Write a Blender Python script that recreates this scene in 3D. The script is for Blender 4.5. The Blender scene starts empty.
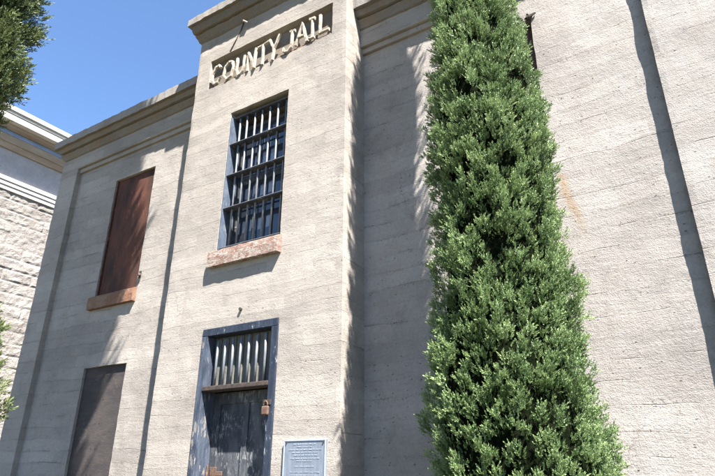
import bpy, math, random
import numpy as np
from mathutils import Vector, noise
R = math.radians
C = bpy.context.scene.collection
sc = bpy.context.scene

# ------------------------------------------------------------------ camera, sky, sun, exposure
cam_d = bpy.data.cameras.new('camera'); cam = bpy.data.objects.new('camera', cam_d); C.objects.link(cam)
sc.camera = cam
YAW, PITCH, ROLL = R(-32.032), R(22.606), R(.238)
fw = Vector((math.sin(YAW)*math.cos(PITCH), math.cos(YAW)*math.cos(PITCH), math.sin(PITCH)))
rt = Vector((math.cos(YAW), -math.sin(YAW), 0)); up = rt.cross(fw)
r2 = rt*math.cos(ROLL)+up*math.sin(ROLL); u2 = -rt*math.sin(ROLL)+up*math.cos(ROLL)
from mathutils import Matrix
cam.matrix_world = Matrix(((r2.x, u2.x, -fw.x, 0), (r2.y, u2.y, -fw.y, -5.2), (r2.z, u2.z, -fw.z, 1.6), (0, 0, 0, 1)))
cam_d.sensor_width = 36; cam_d.lens = 36*564.33/715
cam_d.clip_start = .05; cam_d.clip_end = 2000

SUN = Vector((1.5, -1.0, 2.75)).normalized()
EXPO = 2.42
w = bpy.data.worlds.new('World'); sc.world = w; w.use_nodes = True
nt = w.node_tree; bg = nt.nodes['Background']
sky = nt.nodes.new('ShaderNodeTexSky'); sky.sky_type = 'NISHITA'; sky.sun_disc = False
sky.sun_elevation = math.asin(SUN.z); sky.sun_rotation = math.atan2(SUN.x, SUN.y)
sky.altitude = 300; sky.air_density = 1.0; sky.dust_density = .0; sky.ozone_density = 6.0
nt.links.new(sky.outputs[0], bg.inputs[0]); bg.inputs[1].default_value = .060
sl = bpy.data.lights.new('sun', 'SUN'); sl.energy = 5.0; sl.angle = R(.53); sl.color = (1, .955, .90)
so = bpy.data.objects.new('sun', sl); C.objects.link(so)
so.rotation_euler = SUN.to_track_quat('Z', 'Y').to_euler(); so.location = (20, -20, 40)
sc.cycles.max_bounces = 6; sc.cycles.diffuse_bounces = 3; sc.cycles.glossy_bounces = 2; sc.cycles.transmission_bounces = 3; sc.cycles.caustics_reflective = False; sc.cycles.caustics_refractive = False
sc.view_settings.view_transform = 'Standard'; sc.view_settings.look = 'None'
sc.view_settings.exposure = EXPO; sc.view_settings.gamma = 1; sc.view_settings.use_curve_mapping = False

# ------------------------------------------------------------------ helpers
def tag(o, label=None, cat=None, group=None, kind=None):
    if label: o['label'] = label
    if cat: o['category'] = cat
    if group: o['group'] = group
    if kind: o['kind'] = kind
    return o

def empty(name, loc, label, cat, group=None):
    o = bpy.data.objects.new(name, None); C.objects.link(o); o.location = loc
    o.empty_display_size = .3
    return tag(o, label, cat, group)

def world_loc(p):
    l = Vector((0, 0, 0))
    while p is not None:
        l += Vector(p.location); p = p.parent
    return l

class MB:
    def __init__(s): s.v = []; s.f = []
    def quad(s, a, b, c, d):
        n = len(s.v); s.v += [tuple(a), tuple(b), tuple(c), tuple(d)]; s.f.append((n, n+1, n+2, n+3)); return s
    def box(s, x0, x1, y0, y1, z0, z1):
        n = len(s.v)
        s.v += [(x, y, z) for z in (z0, z1) for y in (y0, y1) for x in (x0, x1)]
        for q in ((0, 2, 3, 1), (4, 5, 7, 6), (0, 1, 5, 4), (2, 6, 7, 3), (0, 4, 6, 2), (1, 3, 7, 5)):
            s.f.append(tuple(n+i for i in q))
        return s
    def tube(s, pts, rad, seg=8, caps=True):
        pts = [Vector(p) for p in pts]
        rads = rad if isinstance(rad, (list, tuple)) else [rad]*len(pts)
        n0 = len(s.v)
        for i, p in enumerate(pts):
            t = (pts[min(i+1, len(pts)-1)]-pts[max(i-1, 0)]).normalized()
            a = Vector((0, 0, 1)) if abs(t.z) < .9 else Vector((1, 0, 0))
            u = t.cross(a).normalized(); q = t.cross(u)
            for k in range(seg):
                th = 2*math.pi*k/seg
                s.v.append(tuple(p+(u*math.cos(th)+q*math.sin(th))*rads[i]))
        for i in range(len(pts)-1):
            for k in range(seg):
                a = n0+i*seg+k; b = n0+i*seg+(k+1) % seg
                s.f.append((a, b, b+seg, a+seg))
        if caps:
            s.f.append(tuple(n0+k for k in range(seg))[::-1])
            s.f.append(tuple(n0+(len(pts)-1)*seg+k for k in range(seg)))
        return s
    def build(s, name, mat, parent=None, bevel=0, smooth=False, bseg=2):
        m = bpy.data.meshes.new(name)
        off = world_loc(parent)
        m.from_pydata([(x-off.x, y-off.y, z-off.z) for x, y, z in s.v], [], s.f)
        m.materials.append(mat)
        if smooth: m.polygons.foreach_set('use_smooth', [True]*len(m.polygons))
        m.update()
        o = bpy.data.objects.new(name, m); C.objects.link(o)
        if parent: o.parent = parent
        if bevel:
            b = o.modifiers.new('bevel', 'BEVEL'); b.width = bevel; b.segments = bseg; b.limit_method = 'ANGLE'; b.angle_limit = R(40)
        return o

def N3(x, y, z, s=1., seed=0.):
    return noise.noise(Vector((x*s+seed, y*s+seed*1.7, z*s-seed)))

# ------------------------------------------------------------------ materials
class NT:
    def __init__(s, name):
        s.m = bpy.data.materials.new(name); s.m.use_nodes = True; s.t = s.m.node_tree
        s.b = s.t.nodes['Principled BSDF']
        s.pos = s.t.nodes.new('ShaderNodeTexCoord').outputs['Object']
    def n(s, typ, **k):
        o = s.t.nodes.new(typ)
        for a, b in k.items(): setattr(o, a, b)
        return o
    def link(s, a, b): s.t.links.new(a, b)
    def math(s, op, a, b=None, c=None, clamp=False):
        o = s.n('ShaderNodeMath', operation=op); o.use_clamp = clamp
        for i, v in enumerate((a, b, c)):
            if v is None: continue
            if isinstance(v, (int, float)): o.inputs[i].default_value = v
            else: s.link(v, o.inputs[i])
        return o.outputs[0]
    def mapv(s, scale=(1, 1, 1), loc=(0, 0, 0), src=None):
        o = s.n('ShaderNodeMapping'); o.inputs['Scale'].default_value = scale; o.inputs['Location'].default_value = loc
        s.link(src or s.pos, o.inputs[0]); return o.outputs[0]
    def noise(s, scale, detail=3, rough=.55, vec=None, dist=0.):
        o = s.n('ShaderNodeTexNoise'); o.inputs['Scale'].default_value = scale; o.inputs['Detail'].default_value = detail
        o.inputs['Roughness'].default_value = rough; o.inputs['Distortion'].default_value = dist
        s.link(vec or s.pos, o.inputs['Vector']); return o.outputs[0]
    def ramp(s, f, stops, interp='LINEAR'):
        o = s.n('ShaderNodeValToRGB'); o.color_ramp.interpolation = interp
        e = o.color_ramp.elements
        while len(e) < len(stops): e.new(.5)
        for i, (p, c) in enumerate(stops):
            e[i].position = p; e[i].color = (*c, 1) if isinstance(c, tuple) else (c, c, c, 1)
        s.link(f, o.inputs[0]); return o.outputs[0]
    def mix(s, f, a, b, mode='MIX'):
        o = s.n('ShaderNodeMix', data_type='RGBA', blend_type=mode)
        for i, v in ((0, f), (6, a), (7, b)):
            if isinstance(v, (int, float)): o.inputs[i].default_value = v
            elif isinstance(v, tuple): o.inputs[i].default_value = (*v, 1)
            else: s.link(v, o.inputs[i])
        return o.outputs[2]
    def smooth(s, v, a, b):
        o = s.n('ShaderNodeMapRange', interpolation_type='SMOOTHSTEP'); o.inputs[1].default_value = a; o.inputs[2].default_value = b
        s.link(v, o.inputs[0]); return o.outputs[0]
    def sep(s, v=None):
        o = s.n('ShaderNodeSeparateXYZ'); s.link(v or s.pos, o.inputs[0]); return o.outputs
    def comb(s, x, y, z):
        o = s.n('ShaderNodeCombineXYZ')
        for i, v in enumerate((x, y, z)):
            if isinstance(v, (int, float)): o.inputs[i].default_value = v
            else: s.link(v, o.inputs[i])
        return o.outputs[0]
    def bump(s, h, dist, strength=1., prev=None):
        o = s.n('ShaderNodeBump'); o.inputs['Strength'].default_value = strength; o.inputs['Distance'].default_value = dist
        s.link(h, o.inputs['Height'])
        if prev is not None: s.link(prev, o.inputs['Normal'])
        return o.outputs[0]
    def out(s, col, rough=.8, nrm=None, metal=0., spec=.3):
        if isinstance(col, tuple): s.b.inputs['Base Color'].default_value = (*col, 1)
        else: s.link(col, s.b.inputs['Base Color'])
        if isinstance(rough, (int, float)): s.b.inputs['Roughness'].default_value = rough
        else: s.link(rough, s.b.inputs['Roughness'])
        if isinstance(metal, (int, float)): s.b.inputs['Metallic'].default_value = metal
        else: s.link(metal, s.b.inputs['Metallic'])
        s.b.inputs['Specular IOR Level'].default_value = spec
        if nrm is not None: s.link(nrm, s.b.inputs['Normal'])
        return s.m

def concrete(name, boards=True, tint=(1, 1, 1), grime=0., dark=.56, rust_spot=None, pitch=.19, slope=.0, warm=0.):
    """board-formed concrete: boards of differing tone, broken seams, pits, runs and cracks"""
    t = NT(name)
    X, Y, Z = t.sep()
    hx = t.math('ADD', X, Y)                                     # runs round corners
    wv = t.noise(.55, 2, .5, t.comb(hx, 0., t.math('MULTIPLY', Z, 1.7)))
    wv2 = t.noise(3.3, 3, .55, t.comb(hx, 0., t.math('MULTIPLY', Z, 2.0)))
    zz = t.math('ADD', Z, t.math('ADD', t.math('MULTIPLY', t.math('SUBTRACT', wv, .5), .20), t.math('MULTIPLY', t.math('SUBTRACT', wv2, .5), .045)))
    zz = t.math('ADD', zz, t.math('MULTIPLY', X, slope))
    zb = t.math('DIVIDE', zz, pitch)
    idx = t.math('FLOOR', zb); fr = t.math('FRACT', zb)
    wn = t.n('ShaderNodeTexWhiteNoise', noise_dimensions='2D')
    bx = t.math('FLOOR', t.math('ADD', t.math('DIVIDE', hx, 2.9), t.math('MULTIPLY', idx, .37)))
    t.link(t.comb(idx, bx, 0.), wn.inputs['Vector']); rnd = wn.outputs[0]
    edge = t.math('MINIMUM', fr, t.math('SUBTRACT', 1., fr))     # 0 at a seam
    brk = t.noise(2.1, 4, .65, t.comb(hx, 7.3, t.math('MULTIPLY', Z, 5.0)))
    brk_m = t.smooth(brk, .46, .70)
    seam = t.math('MULTIPLY', t.math('SUBTRACT', 1., t.smooth(edge, .0, .030)), brk_m)
    seam_w = t.math('MULTIPLY', t.math('SUBTRACT', 1., t.smooth(edge, .0, .13)), t.smooth(brk, .42, .7))
    # horizontal streaky grain of the planks
    gv = t.comb(t.math('MULTIPLY', hx, 1.0), t.math('MULTIPLY', Y, 1.), t.math('MULTIPLY', zz, 11.))
    grain = t.noise(2.6, 5, .68, gv)
    big = t.noise(.55, 4, .6); mid = t.noise(2.4, 5, .65); fine = t.noise(26., 5, .72); grit = t.noise(95., 2, .6)
    vor = t.n('ShaderNodeTexVoronoi', feature='F1'); vor.inputs['Scale'].default_value = 17.; vor.inputs['Randomness'].default_value = 1.
    pw = t.math('MULTIPLY', fine, .045); t.link(t.comb(t.math('ADD', hx, pw), t.math('SUBTRACT', Y, pw), t.math('MULTIPLY', t.math('ADD', Z, pw), 1.7)), vor.inputs['Vector'])
    vsel = t.n('ShaderNodeSeparateColor'); t.link(vor.outputs['Color'], vsel.inputs[0])
    pit = t.math('MULTIPLY', t.math('SUBTRACT', 1., t.smooth(vor.outputs['Distance'], .05, .22)), t.math('GREATER_THAN', vsel.outputs[0], .88))
    # torn edges of boards: short ragged dark dashes
    dash = t.noise(5.5, 5, .75, t.comb(hx, 3.1, t.math('MULTIPLY', zz, 7.5)))
    dash_m = t.math('MULTIPLY', t.smooth(dash, .665, .74), t.smooth(mid, .42, .6))
    A = (.50*dark*tint[0], .468*dark*tint[1], .436*dark*tint[2]); B = (.37*dark*tint[0], .345*dark*tint[1], .325*dark*tint[2])
    Cc = (.56*dark*tint[0], .53*dark*tint[1], .50*dark*tint[2])
    col = t.ramp(big, [(.3, B), (.5, A), (.72, Cc)])
    col = t.mix(t.math('MULTIPLY', t.smooth(mid, .45, .75), .35), col, (.43*dark, .375*dark, .32*dark))
    tone = t.math('ADD', .90, t.math('MULTIPLY', rnd, .17)) if boards else t.math('ADD', .94, t.math('MULTIPLY', mid, .12))
    tone = t.math('MULTIPLY', tone, t.math('ADD', .90, t.math('MULTIPLY', grain, .20)))
    tone = t.math('MULTIPLY', tone, t.math('ADD', .76, t.math('MULTIPLY', fine, .48)))
    tone = t.math('MULTIPLY', tone, t.math('ADD', .82, t.math('MULTIPLY', grit, .36)))
    col = t.mix(1., col, t.comb(tone, tone, tone), 'MULTIPLY')
    if boards:
        col = t.mix(t.math('MULTIPLY', seam, .28), col, (.13*dark, .108*dark, .09*dark))
        col = t.mix(t.math('MULTIPLY', seam_w, .22), col, (.24*dark, .205*dark, .175*dark))
        col = t.mix(t.math('MULTIPLY', dash_m, .55), col, (.15*dark, .125*dark, .105*dark))
    col = t.mix(t.math('MULTIPLY', pit, .7), col, (.09, .075, .065))
    spk = t.noise(62., 3, .7); near = t.math('ADD', .12, t.math('MULTIPLY', t.math('MULTIPLY', t.math('SUBTRACT', 1., t.smooth(edge, .0, .30)), t.smooth(brk, .36, .6)), .75))
    spm = t.math('MULTIPLY', t.smooth(spk, .60, .68), near, clamp=True)
    col = t.mix(spm, col, (.16*dark, .135*dark, .115*dark))
    blot = t.smooth(t.noise(1.7, 6, .72, t.comb(hx, Y, Z)), .50, .74)
    col = t.mix(t.math('MULTIPLY', blot, .45), col, (.22*dark, .20*dark, .18*dark))
    # hairline cracks
    cv = t.n('ShaderNodeTexVoronoi', feature='DISTANCE_TO_EDGE'); cv.inputs['Scale'].default_value = .75
    ds = t.noise(2.2, 4, .6); dvec = t.comb(t.math('ADD', X, t.math('MULTIPLY', ds, .5)), t.math('ADD', Y, t.math('MULTIPLY', mid, .4)), t.math('ADD', Z, t.math('MULTIPLY', wv2, .45)))
    t.link(dvec, cv.inputs['Vector'])
    crack = t.math('MULTIPLY', t.math('SUBTRACT', 1., t.smooth(cv.outputs['Distance'], .0, .006)), t.smooth(big, .5, .62))
    col = t.mix(t.math('MULTIPLY', crack, .5), col, (.14, .115, .10))
    # vertical runs of grime
    runs = t.noise(1., 5, .65, t.comb(t.math('MULTIPLY', hx, 5.), Y, t.math('MULTIPLY', Z, .45)))
    rm = t.smooth(runs, .55, .80)
    col = t.mix(t.math('MULTIPLY', rm, .24+grime*.5), col, (.17+warm*.05, .145+warm*.02, .12))
    if grime:
        gm = t.smooth(t.noise(3.5, 5, .7), .42, .66)
        col = t.mix(t.math('MULTIPLY', gm, grime), col, (.20, .145, .09))
    if rust_spot:
        sx, sz, ln = rust_spot                                    # a rust run wandering down and to the right from a sill end
        dz = t.math('SUBTRACT', sz, Z)
        cx = t.math('ADD', sx, t.math('MULTIPLY', dz, .22))
        dx = t.math('ABSOLUTE', t.math('SUBTRACT', t.math('ADD', X, t.math('MULTIPLY', t.math('SUBTRACT', mid, .5), .10)), cx))
        mz = t.math('MULTIPLY', t.smooth(dz, -.03, .05), t.math('SUBTRACT', 1., t.smooth(dz, ln*.45, ln)))
        mx = t.math('SUBTRACT', 1., t.smooth(dx, .0, .075))
        col = t.mix(t.math('MULTIPLY', t.math('MULTIPLY', mz, mx), t.math('MULTIPLY', fine, 1.15), clamp=True), col, (.26, .17, .085))
    h = t.math('ADD', t.math('MULTIPLY', fine, .32), t.math('MULTIPLY', grit, .34))
    h = t.math('ADD', h, t.math('MULTIPLY', grain, .26 if boards else .3))
    h = t.math('SUBTRACT', h, t.math('MULTIPLY', pit, .9))
    if boards:
        h = t.math('ADD', h, t.math('MULTIPLY', rnd, .55))
        h = t.math('SUBTRACT', h, t.math('MULTIPLY', seam, .35))
        h = t.math('SUBTRACT', h, t.math('MULTIPLY', spm, .5))
        h = t.math('SUBTRACT', h, t.math('MULTIPLY', dash_m, .8))
    n1 = t.bump(mid, .05, .22)
    return t.out(col, .93, t.bump(h, .014, 1., n1), spec=.15)

def simple(name, c1, c2, sc_=8., rough=.7, bump=.004, metal=0., spots=None, stretch=(1, 1, 1), spec=.3):
    t = NT(name)
    v = t.mapv(stretch)
    f = t.noise(sc_, 5, .65, v); g = t.noise(sc_*7, 3, .6, v)
    col = t.mix(t.smooth(f, .35, .68), c1, c2)
    tn = t.math('ADD', .82, t.math('MULTIPLY', g, .36)); col = t.mix(1., col, t.comb(tn, tn, tn), 'MULTIPLY')
    if spots:
        sc2, thr, c3 = spots
        cs = t.math('MULTIPLY', t.math('SUBTRACT', t.noise(sc2*.16, 3, .6), .5), .55)
        s = t.smooth(t.math('ADD', t.noise(sc2, 7, .74, v), cs), thr, thr+.03)
        col = t.mix(s, col, c3)
    return t.out(col, rough, t.bump(t.math('ADD', f, g), bump), metal, spec)

M = {}
M['wall'] = concrete('board_formed_concrete', tint=(1.03, 1.0, .96))
M['wall_r'] = concrete('board_formed_concrete_right', rust_spot=(-1.00+4.98, 4.60, .85), tint=(1.08, 1.06, 1.045), pitch=.215)
M['tower'] = concrete('board_formed_concrete_tower', pitch=.165, tint=(1.05, 1.015, .965))
M['cornice'] = concrete('weathered_shade_dark_concrete', boards=False, grime=.6, dark=.36, warm=1, tint=(1.0, .955, .89))  # grimy brown, darkened further so the undersides read as shaded
M['fascia'] = concrete('cornice_fascia_concrete', boards=False, grime=.25, dark=.50)
M['sill'] = simple('brick_sill', (.18, .095, .072), (.25, .195, .16), 9, .9, .012, spots=(16, .51, (.30, .27, .24)), stretch=(1, 1, 2))
M['sill_rust'] = simple('rust_stained_sill', (.16, .075, .045), (.19, .13, .09), 5, .9, .008, spots=(14, .6, (.16, .08, .05)))
M['rust'] = simple('rusted_sheet', (.085, .031, .018), (.028, .014, .010), 2.2, .8, .003, spots=(7, .62, (.12, .05, .03)), stretch=(1.4, 1, .5))
M['rust_dark'] = simple('dark_rusted_sheet', (.10, .065, .055), (.15, .095, .08), 3, .85, .004, spots=(9, .6, (.05, .03, .025)))
M['ply'] = simple('weathered_plywood', (.036, .031, .031), (.055, .046, .043), 2.2, .85, .003, spots=(11, .63, (.075, .06, .05)), stretch=(1, 1, 2.4))
M['steel_blue'] = simple('chalky_blue_steel', (.045, .062, .095), (.085, .105, .135), 8, .6, .003, spots=(15, .60, (.12, .13, .15)), stretch=(1, 1, .5))
M['steel_pale'] = simple('pale_paint_and_lit_edge', (.12, .135, .16), (.18, .185, .19), 12, .55, .002, spots=(30, .64, (.16, .10, .08)))
M['steel_dark'] = simple('dark_painted_steel', (.03, .032, .038), (.07, .072, .078), 9, .55, .002, spots=(25, .64, (.3, .3, .3)))
M['frame_blue'] = simple('worn_blue_door_paint', (.012, .018, .032), (.024, .033, .052), 8, .65, .004, spots=(18, .62, (.20, .21, .22)), stretch=(2, 2, .5))
M['frame_peel'] = simple('peeling_pale_blue_paint', (.06, .075, .105), (.020, .028, .045), 6, .75, .006, spots=(13, .60, (.19, .175, .16)), stretch=(2, 2, .45))
M['door'] = simple('peeling_dark_door', (.03, .034, .042), (.075, .08, .09), 6, .75, .005, spots=(20, .57, (.15, .155, .155)), stretch=(1.6, 1, .55))
M['transom_back'] = simple('grey_green_board', (.10, .105, .095), (.14, .135, .125), 9, .85, .003, spots=(26, .6, (.10, .10, .09)))
M['black'] = simple('black_cavity', (.008, .008, .009), (.015, .014, .014), 6, .9, .001)
M['rust_orange'] = simple('orange_rust', (.085, .048, .034), (.13, .085, .062), 18, .8, .003, spots=(40, .6, (.2, .09, .05)))
M['iron'] = simple('dark_iron', (.03, .026, .024), (.07, .05, .04), 20, .7, .002)
M['letter'] = simple('flaking_white_letters', (.36, .325, .27), (.27, .235, .19), 14, .85, .006, spots=(26, .63, (.20, .13, .09)))
M['plaque'] = simple('brushed_plaque_metal', (.16, .19, .235), (.21, .24, .29), 5, .42, .001, .3, stretch=(6, 1, .8), spec=.5)  # blue in the base colour stands for the reflected sky
M['plaque_text'] = simple('raised_plaque_text', (.31, .35, .41), (.36, .39, .45), 9, .45, .001, .3)
M['bark'] = simple('cypress_bark', (.11, .075, .05), (.19, .14, .10), 6, .9, .02, stretch=(3, 3, .5))
M['core_dark'] = simple('light_blocking_core', (.005, .008, .004), (.014, .018, .009), 30, 1., .03, spec=0.)  # near-black, for the light-blocking core added inside the crowns
M['roof'] = simple('roof_gravel', (.20, .19, .18), (.28, .27, .25), 12, .95, .01)
M['white_stone'] = simple('pale_cut_stone', (.38, .36, .335), (.44, .42, .39), 3, .85, .004, spots=(9, .68, (.42, .38, .33)))
M['brown_stone'] = simple('brown_moulding_stone', (.24, .20, .17), (.31, .275, .245), 2.5, .9, .005, stretch=(1, .3, 1), spots=(9, .62, (.26, .18, .12)))  # brown tone for the mouldings below the white cornice
M['blue_band'] = simple('blue_soffit_band', (.16, .24, .42), (.22, .30, .46), 3, .8, .003)  # flat blue tone for the band under the cornice
M['frieze'] = simple('shade_grey_frieze_stone', (.29, .275, .28), (.34, .32, .325), 2.5, .9, .006)  # greyed so the cornice's shadow is part of the frieze colour

def glass_mat():
    t = NT('old_window_glass')
    n = t.noise(2.5, 2, .5)
    return t.out((.03, .04, .06), .06, t.bump(n, .02, .4), 0., .9)
M['glass'] = glass_mat()

def rock_mat():
    t = NT('rock_faced_stone')
    big = t.noise(1.2, 4, .6); f = t.noise(9, 5, .7); g = t.noise(45, 3, .6)
    col = t.ramp(big, [(.3, (.23, .205, .185)), (.55, (.31, .285, .26)), (.75, (.36, .335, .31))])
    col = t.mix(t.math('MULTIPLY', t.smooth(f, .55, .72), .5), col, (.38, .27, .20))
    tn = t.math('ADD', .8, t.math('MULTIPLY', g, .4)); col = t.mix(1., col, t.comb(tn, tn, tn), 'MULTIPLY')
    return t.out(col, .95, t.bump(t.math('ADD', f, t.math('MULTIPLY', g, .5)), .10), spec=.15)
M['rock'] = rock_mat()

def leaf_mat(name, c_in, c_mid, c_tip):
    m = bpy.data.materials.new(name); m.use_nodes = True; t = m.node_tree
    b = t.nodes['Principled BSDF']; out = t.nodes['Material Output']
    at = t.nodes.new('ShaderNodeAttribute'); at.attribute_name = 'tone'
    rp = t.nodes.new('ShaderNodeValToRGB'); e = rp.color_ramp.elements
    e[0].position = 0; e[0].color = (*c_in, 1); e[1].position = 1; e[1].color = (*c_tip, 1)
    x = e.new(.5); x.color = (*c_mid, 1)
    t.links.new(at.outputs['Fac'], rp.inputs[0])
    tr = t.nodes.new('ShaderNodeBsdfTranslucent'); mx = t.nodes.new('ShaderNodeMixShader'); mx.inputs[0].default_value = .22
    t.links.new(rp.outputs[0], b.inputs['Base Color']); t.links.new(rp.outputs[0], tr.inputs[0])
    b.inputs['Roughness'].default_value = .5; b.inputs['Specular IOR Level'].default_value = .35
    t.links.new(b.outputs[0], mx.inputs[1]); t.links.new(tr.outputs[0], mx.inputs[2]); t.links.new(mx.outputs[0], out.inputs[0])
    return m
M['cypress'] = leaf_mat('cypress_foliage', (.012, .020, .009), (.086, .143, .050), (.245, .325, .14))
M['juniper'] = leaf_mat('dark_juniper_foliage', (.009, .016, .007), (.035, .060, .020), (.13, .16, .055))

# ------------------------------------------------------------------ ground
def ground_mat():
    t = NT('dry_lawn'); f = t.noise(.6, 5, .6); g = t.noise(22, 4, .7)
    col = t.mix(f, (.060, .060, .034), (.115, .100, .062)); tn = t.math('ADD', .6, t.math('MULTIPLY', g, .8))
    col = t.mix(1., col, t.comb(tn, tn, tn), 'MULTIPLY')
    return t.out(col, .95, t.bump(g, .03))
def pave_mat():
    t = NT('path_concrete'); f = t.noise(1.5, 4, .6); g = t.noise(40, 4, .7)
    col = t.mix(f, (.20, .19, .18), (.27, .255, .24)); tn = t.math('ADD', .85, t.math('MULTIPLY', g, .3))
    col = t.mix(1., col, t.comb(tn, tn, tn), 'MULTIPLY')
    return t.out(col, .9, t.bump(g, .004))
g = MB().quad((-600, -600, 0), (600, -600, 0), (600, 600, 0), (-600, 600, 0)).build('ground', ground_mat()); tag(g, kind='structure')
p = MB()
for i in range(6): p.box(-5.85, -4.15, -1.0-1.5*(i+1)+.012, -1.0-1.5*i, -.1, .03)
p.box(-5.85, 9, -11.6, -10.02, -.1, .03)
pv = p.build('path', pave_mat(), bevel=.008); tag(pv, kind='structure')

# ------------------------------------------------------------------ the jail
jail = empty('jail_building', (-4.98, 0, 0), 'old county jail of board-formed pale concrete with a projecting central tower bay', 'building')
YP, YF = .49, .39                 # recessed wing plane, pilaster and frieze plane
TX0, TX1 = -6.5, -3.46            # tower sides
LX0, LX1 = -10.88, -10.30         # left pilaster
RX0, RX1 = .126, 1.05             # right pilaster
WTOP = 8.19

def skin(name, mat, path, z0, z1, openings=(), step=.055, amp=.006, edge_amp=.024):
    """wall surface over a plan path with openings (x0,x1,z0,z1,depth) cut in the runs that face -Y; rough, chipped arrises"""
    xs = []                                                       # (x, y, corner?, nx, ny)
    segs = list(zip(path[:-1], path[1:]))
    cols = []
    for si, ((ax, ay), (bx, by)) in enumerate(segs):
        L = math.hypot(bx-ax, by-ay); ts = {0., 1.}
        nseg = max(1, int(L/step))
        base = [i/nseg for i in range(nseg+1)]
        if abs(by-ay) < 1e-6:
            for o in openings:
                for ox in (o[0], o[1]):
                    tt = (ox-ax)/(bx-ax)
                    if 0 < tt < 1:
                        base = [b for b in base if abs(b-tt)*L > step*.45 or b in (0, 1)]; base.append(tt)
        base = sorted(set(base))
        nx, ny = (by-ay)/L, -(bx-ax)/L
        for b in base[(0 if si == 0 else 1):]:
            cols.append([ax+(bx-ax)*b, ay+(by-ay)*b, b in (0., 1.), nx, ny])
    # averaged normals at the corners
    for i, c in enumerate(cols):
        if c[2] and 0 < i < len(cols)-1:
            a, b = cols[i-1], cols[i+1]
            c[3], c[4] = (a[3]+b[3])*.5, (a[4]+b[4])*.5
    zn = max(1, int((z1-z0)/step)); zl = [z0+(z1-z0)*i/zn for i in range(zn+1)]
    for o in openings:
        for oz in (o[2], o[3]):
            if z0 < oz < z1:
                zl = [z for z in zl if abs(z-oz) > step*.45 or z in (z0, z1)]; zl.append(oz)
    zl = sorted(set(zl)); nz = len(zl)
    mb = MB()
    for (x, y, corner, nx, ny) in cols:
        for z in zl:
            a = amp*N3(x, y, z, 1.3, 5)+amp*.5*N3(x, y, z, 6, 9)
            jx = jz = 0
            if corner:
                c = N3(x, y, z, 3.5, 2); c2 = N3(x, y, z, 11, 4)
                a -= edge_amp*max(0, c)*1.0+edge_amp*.35*abs(c2)
            for o in openings:
                if abs(y-path_y(o, path)) < .02 and (abs(x-o[0]) < 1e-5 or abs(x-o[1]) < 1e-5) and o[2]-.01 <= z <= o[3]+.01: jx = .008*N3(x, 1, z, 7, 3)
                if (abs(z-o[2]) < 1e-5 or abs(z-o[3]) < 1e-5) and o[0]-.01 <= x <= o[1]+.01: jz = .008*N3(x, 2, z, 7, 6)
            mb.v.append((x+nx*a+jx, y+ny*a, z+jz))
    def inside(x0, x1, z0_, z1_, y):
        cx, cz = (x0+x1)/2, (z0_+z1_)/2
        return any(o[0] < cx < o[1] and o[2] < cz < o[3] for o in openings)
    for i in range(len(cols)-1):
        c0, c1 = cols[i], cols[i+1]; flat = abs(c0[1]-c1[1]) < 1e-6
        for j in range(nz-1):
            if flat and openings and inside(c0[0], c1[0], zl[j], zl[j+1], c0[1]): continue
            a = i*nz+j; mb.f.append((a, a+nz, a+nz+1, a+1))
    for o in openings:                                            # reveals
        ci = [i for i, c in enumerate(cols) if o[0]-1e-5 <= c[0] <= o[1]+1e-5 and abs(c[1]-path_y(o, path)) < 1e-4]
        zi = [j for j, z in enumerate(zl) if o[2]-1e-5 <= z <= o[3]+1e-5]
        i0, i1, j0, j1 = ci[0], ci[-1], zi[0], zi[-1]
        ring = [(i0, j) for j in range(j0, j1+1)]+[(i, j1) for i in range(i0+1, i1+1)]+[(i1, j) for j in range(j1-1, j0-1, -1)]+[(i, j0) for i in range(i1-1, i0, -1)]
        idx = [i*nz+j for i, j in ring]; n = len(mb.v)
        for k in idx: x, y, z = mb.v[k]; mb.v.append((x, y+o[4], z))
        for k in range(len(idx)):
            k2 = (k+1) % len(idx); mb.f.append((idx[k], idx[k2], n+k2, n+k))
    ob = mb.build(name, mat, jail)
    return ob
def path_y(o, path):
    for (ax, ay), (bx, by) in zip(path[:-1], path[1:]):
        if abs(ay-by) < 1e-6 and min(ax, bx)-1e-6 <= o[0] and max(ax, bx)+1e-6 >= o[1]: return ay
    return 1e9

# openings
LW = (-9.03, -7.915, 4.44, 6.77, .30); LD = (-8.95, -7.85, .15, 3.195, .30)
TW = (-5.585, -4.445, 4.44, 6.77, .45); TD = (-5.645, -4.375, .15, 3.34, .42); TS = (-6.195, -3.70, 7.45, 8.035, .11)
RW = (-2.20, -1.06, 4.44, 6.79, .30)
lw = skin('wing_wall', M['wall'], [(LX0, 1.6), (LX0, YF), (LX1, YF), (LX1, YP), (TX0+.05, YP)], -.05, 7.28, [LW, LD])
tw = skin('tower_wall', M['tower'], [(TX0, 1.6), (TX0, 0), (TX1, 0), (TX1, 1.6)], -.05, 8.58, [TW, TD, TS])
rw = skin('wing_wall', M['wall_r'], [(TX1-.05, YP), (RX0, YP), (RX0, YF), (RX1, YF), (RX1, 1.6)], -.05, 7.28, [RW])
for a, b, c, d_, e_, g_ in ((LX0, TX0+.04, LX0, LX1, LX1, TX0+.04), (TX1-.04, RX1, RX0, RX1, TX1-.04, RX0)):
    fz = MB(); fz.box(a, b, YF+.001, 1.6, 7.372, 7.70); fz.box(c, d_, YF, 1.6, 7.28, 7.3715); fz.box(e_, g_, YF+.05, 1.61, 7.281, 7.3715)
    fz.build('frieze', M['wall'], jail, bevel=.012)
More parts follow.
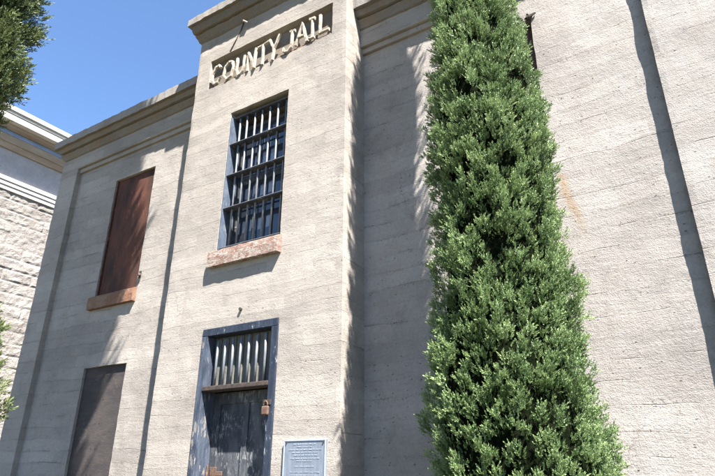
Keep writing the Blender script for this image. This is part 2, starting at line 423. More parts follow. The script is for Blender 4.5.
# bodies behind the skins
body = MB(); body.box(LX0+.02, RX1-.02, 1.59, 9.6, -.05, 7.95); body.box(TX0+.02, TX1-.02, 1.3, 5.0, 7.9, 8.8)
body.box(LX0+.02, TX0, 1.2, 1.6, 7.7, 7.95); body.box(TX1, RX1-.02, 1.2, 1.6, 7.7, 7.95)
body.build('rear_body', M['wall'], jail)
back = MB(); back.box(TX0+.02, TX1-.02, 1.0, 1.58, .2, 8.5); back.build('core_wall', M['black'], jail)

def sweep(name, prof, path, mat, close_back, seg=.05):
    """sweep an (offset, z) profile along a right-angled plan path with mitred corners"""
    P = [Vector(p) for p in path]; n = []
    for i in range(len(P)-1):
        d = (P[i+1]-P[i]).normalized(); n.append(Vector((d.y, -d.x)))
    mb = MB(); rings = []
    for i in range(len(P)-1):
        L = (P[i+1]-P[i]).length; k = max(1, int(L/seg))
        for j in range(0 if i == 0 else 1, k+1):
            f = j/k; q = P[i].lerp(P[i+1], f); nn = n[i].copy()
            if j == k and i < len(P)-2: nn = n[i]+n[i+1]
            rings.append((q, nn, f))
    for q, nn, f in rings:
        for o, z in prof:
            wv = .008*N3(q.x, q.y, z, 2.3, 1)+.011*N3(q.x, q.y, z+o*4, 9, 7)+.006*N3(q.x, q.y, z+o*9, 24, 3)
            mb.v.append((q.x+nn.x*(o+wv), q.y+nn.y*(o+wv), z+.008*N3(q.x, q.y, z, 3.1, 8)+.006*N3(q.x, q.y, z, 13, 2)))
    m = len(prof)
    for i in range(len(rings)-1):
        for j in range(m-1):
            a = i*m+j; mb.f.append((a, a+m, a+m+1, a+1))
    ob = mb.build(name, mat, jail)
    ob.data.materials.append(M['fascia'])
    for k, f_ in enumerate(ob.data.polygons):
        if k % (m-1) >= m-3: f_.material_index = 1
    return ob
wprof = [(-.12, 7.66), (.0, 7.675), (.028, 7.69), (.045, 7.735), (.088, 7.795), (.055, 7.808), (.055, 7.832), (.112, 7.842), (.128, 7.88), (.150, 7.915), (.150, 7.93), (.206, 7.932), (.212, 8.095), (-.9, 8.11)]
for nm, pth in (('l', [(LX0+.07, 9.6), (LX0+.07, YF), (TX0+.03, YF)]), ('r', [(TX1-.03, YF), (RX1, YF), (RX1, 9.6)])):
    sweep('wing_cornice', wprof, pth, M['cornice'], True)
tprof = [(-.1, 8.52), (.0, 8.535), (.03, 8.56), (.050, 8.61), (.090, 8.685), (.056, 8.698), (.056, 8.722), (.114, 8.732), (.132, 8.79), (.152, 8.855), (.152, 8.878), (.20, 8.88), (.204, 9.02), (-.9, 9.05)]
sweep('tower_cornice', tprof, [(TX0, 5), (TX0, 0), (TX1, 0), (TX1, 5)], M['cornice'], True)
rf = MB(); rf.box(LX0+.3, TX0, 1.0, 9.3, 7.96, 8.1); rf.box(TX1, RX1-.3, 1.0, 9.3, 7.96, 8.1); rf.box(TX0, TX1, 5.1, 9.3, 7.96, 8.1); rf.box(TX0+.3, TX1-.3, .4, 4.8, 8.85, 8.97)
rf.build('roof', M['roof'], jail)

def sill(o, yw, mat, proj=.07, drop=.235, ex=(.07, .035)):
    mb = MB(); x0, x1 = o[0]-ex[0], o[1]+ex[1]; k = 22
    for i in range(k+1):
        x = x0+(x1-x0)*i/k
        for j, (y, z) in enumerate(((yw+.06, o[2]-drop), (yw-proj, o[2]-drop), (yw-proj-.004, o[2]-drop*.45), (yw-proj+.004, o[2]-.02), (yw-proj+.03, o[2]), (yw+.14, o[2]+.025))):
            mb.v.append((x, y+.008*N3(x, y, z, 12, 3) if 0 < j < 5 else y, z+.007*N3(x, j, z, 9, 5)))
    for i in range(k):
        for j in range(5):
            a = i*6+j; mb.f.append((a, a+6, a+7, a+1))
    mb.f.append(tuple(range(6))); mb.f.append(tuple(k*6+j for j in range(6))[::-1])
    return mb

# tower window : barred window > bars, crossbars, sash, panes
fr = MB(); x0, x1, z0, z1 = TW[:4]
fr.box(x0+.001, x0+.022, .008, .30, z0+.03, z1-.085); fr.box(x1-.022, x1-.001, .05, .30, z0+.03, z1-.085)
bw = fr.build('barred_window', M['steel_blue'], jail, bevel=.003)
bw['label'] = 'tall window of the tower closed by a steel cage of seven upright bars'
plates = [z1-.085, 6.19, 5.655, 5.115, z0+.055]
for i, z in enumerate(plates):
    yf = .055 if i == 0 else .02
    m_ = MB().box(x0+.004, x1-.002, yf, yf+.125, z-.013, z+.008)
    m_.box(x0+.02, x1-.02, yf+.185, yf+.20, z+.05, z+.075)
    m_.build('crossbar', M['steel_dark'], bw, bevel=.002)
    MB().box(x0+.004, x1-.002, yf-.006, yf-.001, z+.002, z+.008).build('crossbar_lit_edge', M['steel_pale'], bw)  # pale strip paints the sunlit front edge onto the dark plate
nb = 7
for k in range(nb):
    x = x0+.135+(x1-x0-.235)*k/(nb-1)+random.Random(k).uniform(-.006, .006)
    MB().tube([(x, .085, z0+.05), (x+.003, .083, (z0+z1)/2), (x, .085, z1-.11)], .014, 8).build('bar', M['steel_pale'], bw, smooth=True)
MB().box(x0, x1, .42, .44, z0, z1).build('dark_backing', M['black'], bw)
for a, b in ((z0+.08, 5.60), (5.68, z1-.2)):
    sm = MB(); sm.box(x0+.023, x0+.085, .25, .29, a-.04, b+.04); sm.box(x1-.085, x1-.023, .25, .29, a-.04, b+.04); sm.box(x0+.087, x1-.087, .252, .288, a-.04, a+.03); sm.box(x0+.087, x1-.087, .252, .288, b-.03, b+.04)
    for k in (1, 2): xx = x0+.06+(x1-x0-.12)*k/3; sm.box(xx-.016, xx+.016, .254, .286, a+.03, b-.03)
    sm.build('sash', M['steel_dark'], bw, bevel=.004)
    for k in range(3):
        xa = x0+.06+(x1-x0-.12)*k/3; xb = x0+.06+(x1-x0-.12)*(k+1)/3
        tl = random.Random(k*3+int(a)).uniform(-.02, .02)
        MB().quad((xa+.02, .27, a+.03), (xb-.02, .27+tl*.3, a+.03), (xb-.02, .272+tl, b-.03), (xa+.02, .272, b-.03)).build('pane', M['glass'], bw)
s_ = sill(TW, 0, M['sill'], .085).build('sill', M['sill'], jail); s_['label'] = 'chipped brick-red sill under the barred tower window'

# boarded windows
def boarded(o, yw, mat, matsill, dep, lab):
    mb = MB(); kx, kz = 10, 22; x0, x1, z0, z1 = o[:4]
    for i in range(kx+1):
        for j in range(kz+1):
            x = x0-.012+(x1-x0+.024)*i/kx; z = z0-.01+(z1-z0+.02)*j/kz
            mb.v.append((x, yw+dep+.014*N3(x, 0, z, 1.6, 2), z))
    for i in range(kx):
        for j in range(kz):
            a = i*(kz+1)+j; mb.f.append((a, a+kz+1, a+kz+2, a+1))
    bo = mb.build('boarded_window', mat, jail, smooth=True); bo['label'] = lab
    rm = MB()                                                      # angle iron round the sheet and its rivets
    rm.box(x0-.002, x0+.03, yw+dep-.022, yw+dep-.008, z0, z1); rm.box(x1-.03, x1+.002, yw+dep-.022, yw+dep-.008, z0, z1)
    for i in range(9):
        z = z0+.12+(z1-z0-.24)*i/8
        for x in (x0+.015, x1-.015): rm.box(x-.009, x+.009, yw+dep-.032, yw+dep-.0225, z-.009, z+.009)
    rm.build('rim', mat, bo, bevel=.003)
    sill(o, yw, matsill, .075, ex=(.07, .035) if yw == YP and o is LW else (.07, -.03)).build('sill', matsill, jail)
    return bo
b1 = boarded(LW, YP, M['rust'], M['sill_rust'], .05, 'rusty red steel sheet closing the window of the left wing')
b2 = boarded(RW, YP, M['rust_dark'], M['rust_dark'], .10, 'dark rusted sheet closing the window behind the cypress')
hg = MB(); hg.tube([(-7.885, YP+.02, 4.66), (-7.84, YP-.035, 4.65), (-7.80, YP-.05, 4.615)], [.022, .028, .018], 8); hg.box(-7.89, -7.83, YP-.012, YP+.01, 4.60, 4.72)
hg.build('shutter_hinge', M['iron'], jail, bevel=.003)
hg = MB()
for i in range(9):
    r_ = random.Random(i); x = -1.14+r_.uniform(-.07, .11); z = 6.76+r_.uniform(-.13, .07)
    hg.tube([(x, YP-.01, z), (x+r_.uniform(-.05, .05), YP-.05, z+r_.uniform(-.05, .04)), (x+r_.uniform(-.05, .07), YP-.02, z+r_.uniform(-.08, .04))], [.02, .026, .012], 6)
hg.build('corroded_bracket', M['iron'], jail)

# left wing door (boarded)
db = MB(); x0, x1, z0, z1 = LD[:4]
for k in range(2):
    xa = x0-.01+(x1-x0+.02)*k/2; xb = x0-.01+(x1-x0+.02)*(k+1)/2-.0015
    db.box(xa, xb, YP+.045, YP+.065, z0, z1+.01)
MB().box(x0, x1, YP+.068, YP+.08, z0, z1).build('black_gap_sheet', M['black'], jail); ld = db.build('boarded_door', M['ply'], jail); ld['label'] = 'grey weathered plywood closing the doorway of the left wing'  # black sheet added behind the boards so their gap stays dark
for xx in (x0+.05, (x0+x1)/2-.05, (x0+x1)/2+.05, x1-.05):
    for i in range(8): MB().box(xx-.008, xx+.008, YP+.040, YP+.0445, .45+i*.37, .466+i*.37).build('nail', M['iron'], ld)
bat = MB().box(x0+.02, x1-.02, YP+.026, YP+.044, .55, .67); bat.build('batten', M['ply'], ld, bevel=.002)

# main door
x0, x1, z0, z1 = TD[:4]; JW = .095
f = MB()
f.box(x1-JW, x1+.004, -.022, .14, z0, z1-JW); f.box(x0-.004, x1+.004, -.022, .14, z1-JW+.001, z1+.006)
f.box(x1-JW-.02, x1-JW-.001, .02, .05, 2.60, z1-JW)
df = f.build('door_frame', M['frame_blue'], jail, bevel=.006); df['label'] = 'chipped dark blue frame round the tower door'
jb = MB().box(x0-.004, x0+JW, -.022, .24, z0, z1-JW); jb.build('hinge_jamb', M['frame_peel'], df, bevel=.006)
tb = MB().box(x0+JW+.001, x1-JW-.001, -.03, .16, 2.545, 2.60); tb.build('transom_rail', M['iron'], df, bevel=.006)
gr = MB().box(x0+JW+.002, x1-JW-.002, .135, .15, 2.602, z1-JW-.002).build('transom_panel', M['transom_back'], jail)
gr['label'] = 'grey board behind the bars over the tower door'
gv = MB()
for k in range(8):
    xx = x0+JW+.02+(x1-x0-2*JW-.04)*(k+.5)/8; gv.box(xx-.036, xx+.036, .120, .134, 2.62, z1-JW-.02)
gv.build('slat', M['transom_back'], gr, bevel=.004)
for k in range(7):
    x = x0+JW+(x1-x0-2*JW)*(k+1)/8; rr = random.Random(k+40)
    MB().tube([(x, .045, 2.60), (x+rr.uniform(-.004, .004), .045, 2.95), (x+rr.uniform(-.004, .004), .045, 3.19+rr.uniform(-.01, .02))], [.0165, .0165, .0145], 8).build('transom_bar', M['steel_pale'], gr, smooth=True)
d = MB(); dx0, dx1 = x0+JW+.002, x1-JW-.002
d.box(dx0, dx1, .235, .28, z0+.02, 2.545)
dr = d.build('door', M['door'], jail, bevel=.003); dr['label'] = 'dark peeling panelled door of the tower'
rails = MB()
for (a, b) in ((z0+.02, .45), (1.28, 1.44), (2.40, 2.543)): rails.box(dx0+.115, dx1-.115, .212, .234, a, b)
rails.box(dx0, dx0+.114, .2125, .2345, z0+.02, 2.543); rails.box(dx1-.114, dx1, .2125, .2345, z0+.02, 2.543); rails.box(-5.04, -4.95, .213, .2344, .451, 2.399)
rails.build('door_rail', M['door'], dr, bevel=.005)
ha = MB().box(-5.50, -5.40, .196, .212, 1.50, 1.66); ha.tube([(-5.53, .18, 1.48), (-5.53, .18, 1.68)], .014, 8)
ha.box(-5.40, -5.30, .196, .2125, 1.56, 1.61); ha.build('door_hinge', M['rust_orange'], dr, bevel=.003)
hs = MB().box(-4.52, -4.40, -.034, -.0225, 2.32, 2.38); hs.box(-4.47, -4.44, -.05, -.034, 2.33, 2.37); hs.build('hasp', M['iron'], df, bevel=.003)
st = MB().box(-5.95, -4.05, -.95, -.004, -.05, .135); st.build('door_step', M['cornice'], jail, bevel=.012)
bo = MB().tube([(-5.015, .02, 3.54), (-5.015, -.03, 3.54)], .022, 10); bo.build('bolt', M['iron'], jail, smooth=False)
# a thin dark tube drawing the line from the cornice down to the name panel
MB().tube([(-5.50, -.012, 8.55), (-5.545, -.014, 8.40), (-5.65, -.012, 8.22), (-5.757, -.012, 8.04)], .009, 6).build('dark_line', M['iron'], jail)
MB().tube([(-5.50, -.03, 8.55), (-5.45, -.07, 8.50), (-5.38, -.05, 8.44)], .018, 6).build('lit_notch', M['letter'], jail)  # pale tube added where a sunlit notch breaks the cornice shadow

# padlock hanging from the hasp
pl = empty('padlock', (-4.455, -.055, 2.18), 'big rusty orange padlock hanging on the right side of the blue door frame', 'padlock')
MB().box(-4.503, -4.407, -.074, -.036, 2.205, 2.305).build('lock_body', M['rust_orange'], pl, bevel=.012)
MB().tube([(-4.483, -.058, 2.30), (-4.483, -.058, 2.33)]+[(-4.455-.028*math.cos(a), -.058, 2.33+.028*math.sin(a)) for a in (R(30), R(60), R(90), R(120), R(150))]+[(-4.427, -.058, 2.33), (-4.427, -.058, 2.30)], .007, 8).build('shackle', M['rust_orange'], pl, smooth=True)

# plaque
pq = empty('plaque', (-3.90, -.01, 1.32), 'small blue-grey metal plaque fixed to the wall at the right of the door', 'plaque')
MB().box(-4.18, -3.615, -.026, -.001, 1.33, 1.932).build('plate', M['plaque'], pq, bevel=.004)
b = MB(); 
for q in ((-4.18, -3.615, 1.915, 1.932), (-4.18, -3.615, 1.33, 1.347), (-4.18, -4.163, 1.348, 1.914), (-3.632, -3.615, 1.348, 1.914)): b.box(q[0], q[1], -.033, -.027, q[2], q[3])
b.build('border', M['plaque_text'], pq, bevel=.002)
for qx in (-4.145, -3.65):
    for qz in (1.365, 1.897): MB().tube([(qx, -.025, qz), (qx, -.036, qz)], .009, 10).build('bolt', M['iron'], pq)
rr = random.Random(4)
for li, (z, wd, hgt) in enumerate(((1.878, .30, .014), (1.852, .20, .010), (1.823, .42, .012), (1.795, .32, .012), (1.767, .28, .012), (1.735, .36, .012), (1.711, .20, .012), (1.655, .24, .012), (1.60, .36, .010), (1.57, .34, .010), (1.54, .30, .010))):
    t_ = MB(); x = -3.8975-wd/2
    while x < -3.8975+wd/2:
        n_ = rr.randint(3, 7)
        for k in range(n_):
            t_.box(x, x+.0028, -.0295, -.027, z, z+hgt); 
            if rr.random() < .6: t_.box(x+.0029, x+.008, -.0292, -.027, z+rr.choice((0, hgt*.4, hgt*.8)), z+rr.choice((.2, .2, .15))*hgt+rr.choice((0, 1))*0+hgt*.0+z*0+.0 if False else z+hgt*.98)
            x += .0105
        x += .008
    t_.build('text_line', M['plaque_text'], pq)

# the name over the door
sg = empty('name_sign', (-4.95, 0, 7.45), 'crude raised white letters reading COUNTY JAIL in a sunk panel high on the tower', 'sign')
def strokes(ch):
    return {
     'C': [[(.95, .80), (.75, 1.), (.35, .95), (.05, .6), (.05, .3), (.35, .0), (.75, .05), (.95, .25)]],
     'O': [[(.5, 1.), (.1, .75), (.05, .3), (.4, 0), (.8, .1), (.98, .55), (.85, .92), (.5, 1.)]],
     'U': [[(.08, 1.02), (.08, .35), (.35, .0), (.7, .05), (.92, .4), (.95, 1.)]],
     'N': [[(.08, 0), (.1, 1.)], [(.1, 1.), (.85, .02)], [(.88, 0), (.92, 1.05)]],
     'T': [[(.0, .95), (1.0, 1.0)], [(.48, .98), (.55, .0)]],
     'Y': [[(.05, 1.), (.5, .5)], [(1., 1.05), (.5, .5), (.45, -.05)]],
     'J': [[(.55, 1.0), (.95, 1.0)], [(.75, 1.0), (.75, .2), (.45, -.06), (.08, .02), (.0, .25)]],
     'A': [[(.0, .0), (.5, 1.03), (.98, -.02)], [(.2, .36), (.8, .34)]],
     'I': [[(.5, .0), (.5, 1.02)], [(.12, 1.), (.88, 1.)], [(.1, .02), (.9, .0)]],
     'L': [[(.12, 1.), (.15, .02)], [(.12, .04), (1.0, .06)]]}[ch]
def letter(ch, x0, x1, z0, z1, seed):
    rr = random.Random(seed); mb = MB()
    for si, st_ in enumerate(strokes(ch)):
        pts = []
        for (a, c), (b_, d_) in zip(st_[:-1], st_[1:]):
            for k in range(3): pts.append((a+(b_-a)*k/3, c+(d_-c)*k/3))
        pts.append(st_[-1])
        P3 = [Vector((x0+(x1-x0)*(a+rr.uniform(-.03, .03)), -.002-.006*si, z0+(z1-z0)*(c+rr.uniform(-.015, .015)))) for a, c in pts]
        hw = [.022*rr.uniform(.8, 1.22) for _ in P3]; dep = .018
        n0 = len(mb.v)
        for i, p_ in enumerate(P3):
            t_ = (P3[min(i+1, len(P3)-1)]-P3[max(i-1, 0)]).normalized(); s = Vector((t_.z, 0, -t_.x))
            for (u, v) in ((-1, 1), (-.75, -1), (.75, -1), (1, 1)):
                q = p_+s*hw[i]*u+Vector((0, dep*v+rr.uniform(-.003, .003), 0)); mb.v.append(tuple(q))
        for i in range(len(P3)-1):
            for k in range(4):
                a = n0+i*4+k; b2_ = n0+i*4+(k+1) % 4; mb.f.append((a, b2_, b2_+4, a+4))
        mb.f.append((n0, n0+1, n0+2, n0+3)); e_ = n0+(len(P3)-1)*4; mb.f.append((e_+3, e_+2, e_+1, e_))
    o = mb.build('letter', M['letter'], sg, bevel=.004); o['label'] = 'raised white letter '+ch
for i, (ch, a, b_, z_, zt) in enumerate((('C', -6.13, -5.92, 7.50, 7.86), ('O', -5.86, -5.64, 7.49, 7.83), ('U', -5.58, -5.40, 7.47, 7.82), ('N', -5.34, -5.15, 7.45, 7.83),
        ('T', -5.12, -4.91, 7.45, 7.86), ('Y', -4.90, -4.68, 7.46, 7.88), ('J', -4.60, -4.38, 7.50, 7.84), ('A', -4.36, -4.15, 7.52, 7.90), ('I', -4.12, -4.00, 7.52, 7.89), ('L', -3.94, -3.75, 7.53, 7.90))):
    letter(ch, a, b_, z_, zt, i+3)
MB().box(TS[0]-.03, TS[1]+.03, TS[4]-.004, TS[4]+.05, TS[2]-.03, TS[3]+.03).build('panel_back', M['cornice'], jail)  # recess back in the dark cornice mix to deepen its shade
rb = MB(); rb.box(-4.68, -3.74, .02, .10, 7.462, 7.50); rb.build('rusted_ledge', M['sill_rust'], sg, bevel=.01)

# ------------------------------------------------------------------ neighbouring stone building
nb_ = empty('stone_building', (-24, 12, 0), 'pale rock-faced stone building with a deep white cornice behind the jail\'s left corner', 'building')
NX = -18.
mb = MB(); y0, y1 = -4.0, 9.0; H = 9.86; sy = .065; sz = .06
ny_, nz_ = int((y1-y0)/sy), int(H/sz); CH = .37
for i in range(ny_+1):
    for j in range(nz_+1):
        y = y0+(y1-y0)*i/ny_; z = H*j/nz_
        row = math.floor(z/CH); fz_ = z/CH-row
        rr = random.Random(row); L = .75+.25*rr.random(); off = rr.random()*L
        cy = math.floor((y+off)/L); fy = (y+off)/L-cy
        ez = min(fz_, 1-fz_)*CH; ey = min(fy, 1-fy)*L; e = min(ez, ey)
        k = min(1, e/.05); rb_ = random.Random(row*131+cy).random()
        n_ = N3(y, row*3.1+cy*1.7, z, 3.2, 6)*.018+N3(y, 0, z, 8, 2)*.028
        mb.v.append((NX+k*(.012+.022*rb_+n_)*1.0, y, z))
for i in range(ny_):
    for j in range(nz_):
        a = i*(nz_+1)+j; mb.f.append((a, a+1, a+nz_+2, a+nz_+1))
mb.build('stone_wall', M['rock'], nb_)
MB().box(-34, NX-.06, y0, 30, 0, 12.0).build('rear_wall', M['white_stone'], nb_)
def band(name, e0, e1, z0, z1, mat):
    """moulding slab along Y, front sloping from e0 (bottom) to e1 (top)"""
    m_ = MB(); n = len(m_.v)
    m_.v += [(NX-.3, y0-.5, z0), (NX+e0, y0-.5, z0), (NX+e1, y0-.5, z1), (NX-.3, y0-.5, z1), (NX-.3, 20, z0), (NX+e0, 20, z0), (NX+e1, 20, z1), (NX-.3, 20, z1)]
    m_.f += [(0, 1, 2, 3), (7, 6, 5, 4), (1, 5, 6, 2), (0, 4, 5, 1), (3, 2, 6, 7)]
    m_.build(name, mat, nb_, bevel=.012)
band('architrave', .08, .08, 9.86, 10.00, M['white_stone']); band('architrave', .11, .11, 10.002, 10.14, M['white_stone']); band('architrave', .14, .14, 10.142, 10.28, M['white_stone'])
band('frieze', .03, .03, 10.282, 11.22, M['frieze'])
band('bed_moulding', .10, .22, 11.222, 11.36, M['brown_stone']); band('bed_moulding', .26, .36, 11.362, 11.56, M['brown_stone'])
band('soffit_band', .38, .38, 11.562, 11.70, M['blue_band'])
band('cornice', .62, .66, 11.702, 11.78, M['brown_stone']); band('cornice', .86, .86, 11.782, 12.00, M['white_stone']); band('cornice', .885, .885, 12.002, 12.09, M['white_stone']); band('cornice', .93, .95, 12.092, 12.24, M['white_stone'])

# ------------------------------------------------------------------ trees
def foliage_mesh(name, mat, parent, org, prof, plumes, lean=(0, 0), seed=1, zfine=(0, 99), quad_l=.030, quad_w=.0085, n_frond=22, n_leaf=14, plume_len=.24, amp=.07, zone=None, extra=None, core=.74, updir=1.):
    """crown of upward-sweeping plumes: each plume carries fronds, each frond many scale-leaf blades; near-black core added inside to block light"""
    rg = np.random.default_rng(seed)
    zs = np.array([p_[0] for p_ in prof]); rs = np.array([p_[1] for p_ in prof])
    # sample plume heights in proportion to circumference
    zz = np.linspace(zs[0], zs[-1], 500); rr_ = np.interp(zz, zs, rs); cdf = np.cumsum(rr_+.03); cdf /= cdf[-1]
    # wanted density: fine zone full, the rest reduced by `zone`
    z = np.interp(rg.random(plumes), cdf, zz); th = rg.random(plumes)*2*np.pi
    if zone is not None:
        keep = zone(z, th, rg); z = z[keep]; th = th[keep]
    npl = len(z); rho = np.interp(z, zs, rs)
    lump = np.array([N3(math.cos(a)*1.1, math.sin(a)*1.1, c*.8, 1.9, seed) for a, c in zip(th, z)])
    lump2 = np.array([N3(math.cos(a)*1.1, math.sin(a)*1.1, c*.5, 5.0, seed+3) for a, c in zip(th, z)])
    rb_ = rho*(1+lump*.20)+amp*lump2*1.4-.025
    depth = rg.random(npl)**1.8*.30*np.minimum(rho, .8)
    L = plume_len*rg.uniform(.6, 1.35, npl)
    rbase = np.maximum(rb_-L*.62-depth, .02)
    out = np.stack([np.cos(th), np.sin(th), np.zeros(npl)], 1)
    tan_ = np.stack([-np.sin(th), np.cos(th), np.zeros(npl)], 1)
    d = out*rg.uniform(.45, .95, (npl, 1))+np.array([0, 0, 1.])*rg.uniform(.55, 1.1, (npl, 1))*updir+tan_*rg.normal(0, .28, (npl, 1))
    d /= np.linalg.norm(d, axis=1, keepdims=True)
    base = out*rbase[:, None]; base[:, 2] = z-L*.5
    base[:, 0] += lean[0]*z; base[:, 1] += lean[1]*z
    ptone = rg.normal(0, .10, npl)+lump*.22-depth*.5  # bulges paler, deeper plumes darker: inner shade put into the tone
    # fronds
    F = n_frond; tf = rg.random((npl, F))**.8
    e1 = np.cross(d, [0, 0, 1.]); e1 /= np.linalg.norm(e1, axis=1, keepdims=True)+1e-9; e2 = np.cross(d, e1)
    ang = rg.random((npl, F))*2*np.pi; rad = (.070*(1-tf**1.5)+.012)*rg.random((npl, F))**.5*(plume_len/.24)
    rv = e1[:, None, :]*np.cos(ang)[..., None]+e2[:, None, :]*np.sin(ang)[..., None]
    fb = base[:, None, :]+d[:, None, :]*(tf*L[:, None])[..., None]+rv*rad[..., None]
    fd = d[:, None, :]*1.0+rv*rg.uniform(.25, .85, (npl, F, 1))+np.array([0, 0, .25])*updir+rg.normal(0, .12, (npl, F, 3))
    fd /= np.linalg.norm(fd, axis=2, keepdims=True)
    fl = rg.uniform(.055, .105, (npl, F))*(plume_len/.24)
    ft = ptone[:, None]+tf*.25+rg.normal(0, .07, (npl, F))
    fb = fb.reshape(-1, 3); fd = fd.reshape(-1, 3); fl = fl.reshape(-1); ft = ft.reshape(-1); nf = len(fl)
    # blades
    K = n_leaf; tk = (np.arange(K)+.5)/K; sgn = np.where(np.arange(K) % 2 == 0, 1., -1.)
    fs = np.cross(fd, rg.normal(0, 1, (nf, 3))); fs /= np.linalg.norm(fs, axis=1, keepdims=True)+1e-9; fn = np.cross(fd, fs)
    tkr = np.clip(tk[None, :]+rg.normal(0, .04, (nf, K)), 0, 1)
    bp = fb[:, None, :]+fd[:, None, :]*(tkr*fl[:, None])[..., None]
    phi = rg.normal(0, .7, (nf, K)); side = fs[:, None, :]*np.cos(phi)[..., None]+fn[:, None, :]*np.sin(phi)[..., None]
    bd = fd[:, None, :]*rg.uniform(.7, 1.2, (nf, K, 1))+side*(sgn[None, :]*(.85-.55*tkr))[..., None]
    bd[:, -1, :] = fd
    bd /= np.linalg.norm(bd, axis=2, keepdims=True)
    bl = quad_l*rg.uniform(.65, 1.3, (nf, K)); bw_ = quad_w*rg.uniform(.7, 1.3, (nf, K))
    bs = np.cross(bd, rg.normal(0, 1, (nf, K, 3))); bs /= np.linalg.norm(bs, axis=2, keepdims=True)+1e-9
    bp = bp.reshape(-1, 3); bd = bd.reshape(-1, 3); bs = bs.reshape(-1, 3); bl = bl.reshape(-1, 1); bw_ = bw_.reshape(-1, 1)
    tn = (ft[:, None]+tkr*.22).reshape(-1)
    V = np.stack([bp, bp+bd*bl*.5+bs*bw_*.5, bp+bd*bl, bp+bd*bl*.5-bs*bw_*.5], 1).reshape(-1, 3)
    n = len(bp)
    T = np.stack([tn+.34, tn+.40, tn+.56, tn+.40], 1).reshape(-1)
    # core: near-black mass added to block light and darken the gaps
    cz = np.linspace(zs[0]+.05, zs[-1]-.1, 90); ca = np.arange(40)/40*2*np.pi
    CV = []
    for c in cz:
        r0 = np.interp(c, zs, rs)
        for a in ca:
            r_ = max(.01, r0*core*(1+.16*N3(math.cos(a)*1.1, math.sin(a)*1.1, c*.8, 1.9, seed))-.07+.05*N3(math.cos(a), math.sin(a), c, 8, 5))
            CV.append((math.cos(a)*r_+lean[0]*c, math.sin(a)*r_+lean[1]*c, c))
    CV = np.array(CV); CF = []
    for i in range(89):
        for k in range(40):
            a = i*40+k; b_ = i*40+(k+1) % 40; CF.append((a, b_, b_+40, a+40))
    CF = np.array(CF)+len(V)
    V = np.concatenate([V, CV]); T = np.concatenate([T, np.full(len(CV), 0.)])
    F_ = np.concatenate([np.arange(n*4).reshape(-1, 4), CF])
    me = bpy.data.meshes.new(name); me.vertices.add(len(V)); me.vertices.foreach_set('co', V.astype(np.float32).ravel())
    me.loops.add(len(F_)*4); me.loops.foreach_set('vertex_index', F_.astype(np.int32).ravel())
    me.polygons.add(len(F_)); me.polygons.foreach_set('loop_start', (np.arange(len(F_))*4).astype(np.int32)); me.polygons.foreach_set('loop_total', np.full(len(F_), 4, np.int32))
    at = me.attributes.new('tone', 'FLOAT', 'POINT'); at.data.foreach_set('value', np.clip(T, 0, 1).astype(np.float32))
    me.materials.append(mat); me.materials.append(M['core_dark']); mi = np.zeros(len(F_), np.int32); mi[n:] = 1; me.polygons.foreach_set('material_index', mi); me.update(); me.validate()
    o = bpy.data.objects.new(name, me); C.objects.link(o); o.parent = parent
    print(name, 'quads', len(F_))
    return o

def trunk(parent, h, r0, nl, spread, seed):
    rr = random.Random(seed); l = parent.location; mb = MB()
    pts = [(l.x+.03*math.sin(i), l.y+.03*math.cos(i*1.3), h*i/8) for i in range(9)]
    mb.tube(pts, [r0*(1-i/8.5)+.01 for i in range(9)], 10)
    for i in range(nl):
        z = h*(.06+.86*i/nl); a = i*2.4+rr.random(); r_ = spread(z)*.7
        p0 = (l.x, l.y, z); p1 = (l.x+math.cos(a)*r_*.5, l.y+math.sin(a)*r_*.5, z+r_*.6); p2 = (l.x+math.cos(a)*r_, l.y+math.sin(a)*r_, z+r_*1.7)
        mb.tube([p0, p1, p2], [r0*.28*(1-z/h*.6), r0*.18*(1-z/h*.6), .008], 6)
    return mb.build('trunk', M['bark'], parent, smooth=True)

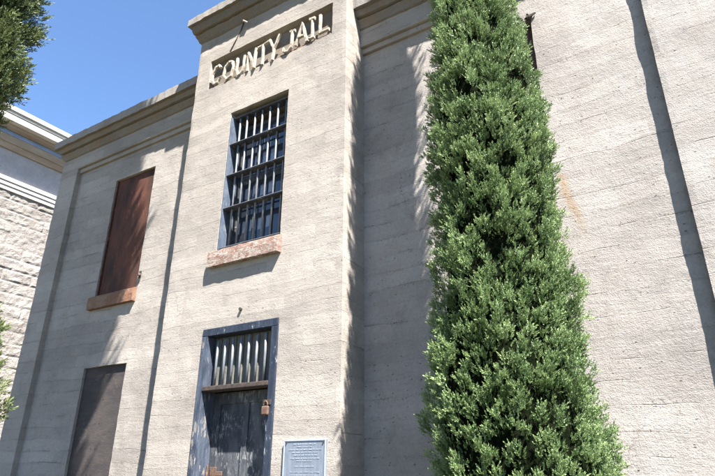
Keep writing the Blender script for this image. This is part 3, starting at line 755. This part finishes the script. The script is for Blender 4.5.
cy = empty('cypress_tree', (-1.365, -.73, 0), 'tall narrow green cypress standing against the right wing of the jail', 'tree')
cprof = [(.25, .25), (.6, .54), (1.1, .68), (1.62, .695), (2.1, .68), (2.5, .64), (2.9, .60), (3.35, .58), (3.83, .575), (4.33, .58), (4.77, .58), (5.37, .505), (6.15, .425), (7.5, .41), (9.2, .43), (9.9, .40), (10.6, .31), (11.4, .16), (11.9, .03)]
def cz_zone(z, th, rg):
    dn = np.where(z > 7.2, .5, 1.0)*np.where(z < 1.2, .5, 1.)
    back = np.sin(th) > .55                                       # side against the wall carries thinner growth
    dn = dn*np.where(back, .2, 1.)
    return rg.random(len(z)) < dn
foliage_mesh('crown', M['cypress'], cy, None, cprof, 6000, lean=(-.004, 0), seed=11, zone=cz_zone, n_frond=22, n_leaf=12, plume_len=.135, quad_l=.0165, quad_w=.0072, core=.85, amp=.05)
trunk(cy, 11.2, .13, 34, lambda z: float(np.interp(z, [p_[0] for p_ in cprof], [p_[1] for p_ in cprof])), 3)

ju = empty('juniper_tree', (-5.3, -3.6, 0), 'dark dense evergreen at the left edge of the picture, in front of the stone building', 'tree')
jprof = [(.35, .4), (1.0, .80), (2.1, .90), (2.6, .84), (2.95, .60), (3.35, .42), (3.8, .36), (4.3, .40), (4.9, .51), (5.3, .56), (5.8, .54), (6.2, .48), (7, .58), (8, 1.0), (9.4, 1.36), (10.6, 1.53), (11.4, 1.70), (12.4, 1.72), (14, 1.60), (15.2, 1.52), (16.5, 1.3), (18, 1.1), (20, .6), (21, .05)]
jl = [p_ for p_ in jprof if p_[0] <= 7]; jh = [p_ for p_ in jprof if p_[0] >= 7]
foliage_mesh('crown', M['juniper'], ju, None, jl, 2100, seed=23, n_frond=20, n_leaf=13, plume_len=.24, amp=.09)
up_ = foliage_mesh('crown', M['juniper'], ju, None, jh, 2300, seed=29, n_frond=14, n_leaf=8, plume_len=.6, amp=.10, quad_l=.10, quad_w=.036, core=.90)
trunk(ju, 19.5, .24, 40, lambda z: float(np.interp(z, [p_[0] for p_ in jprof], [p_[1] for p_ in jprof])), 5)
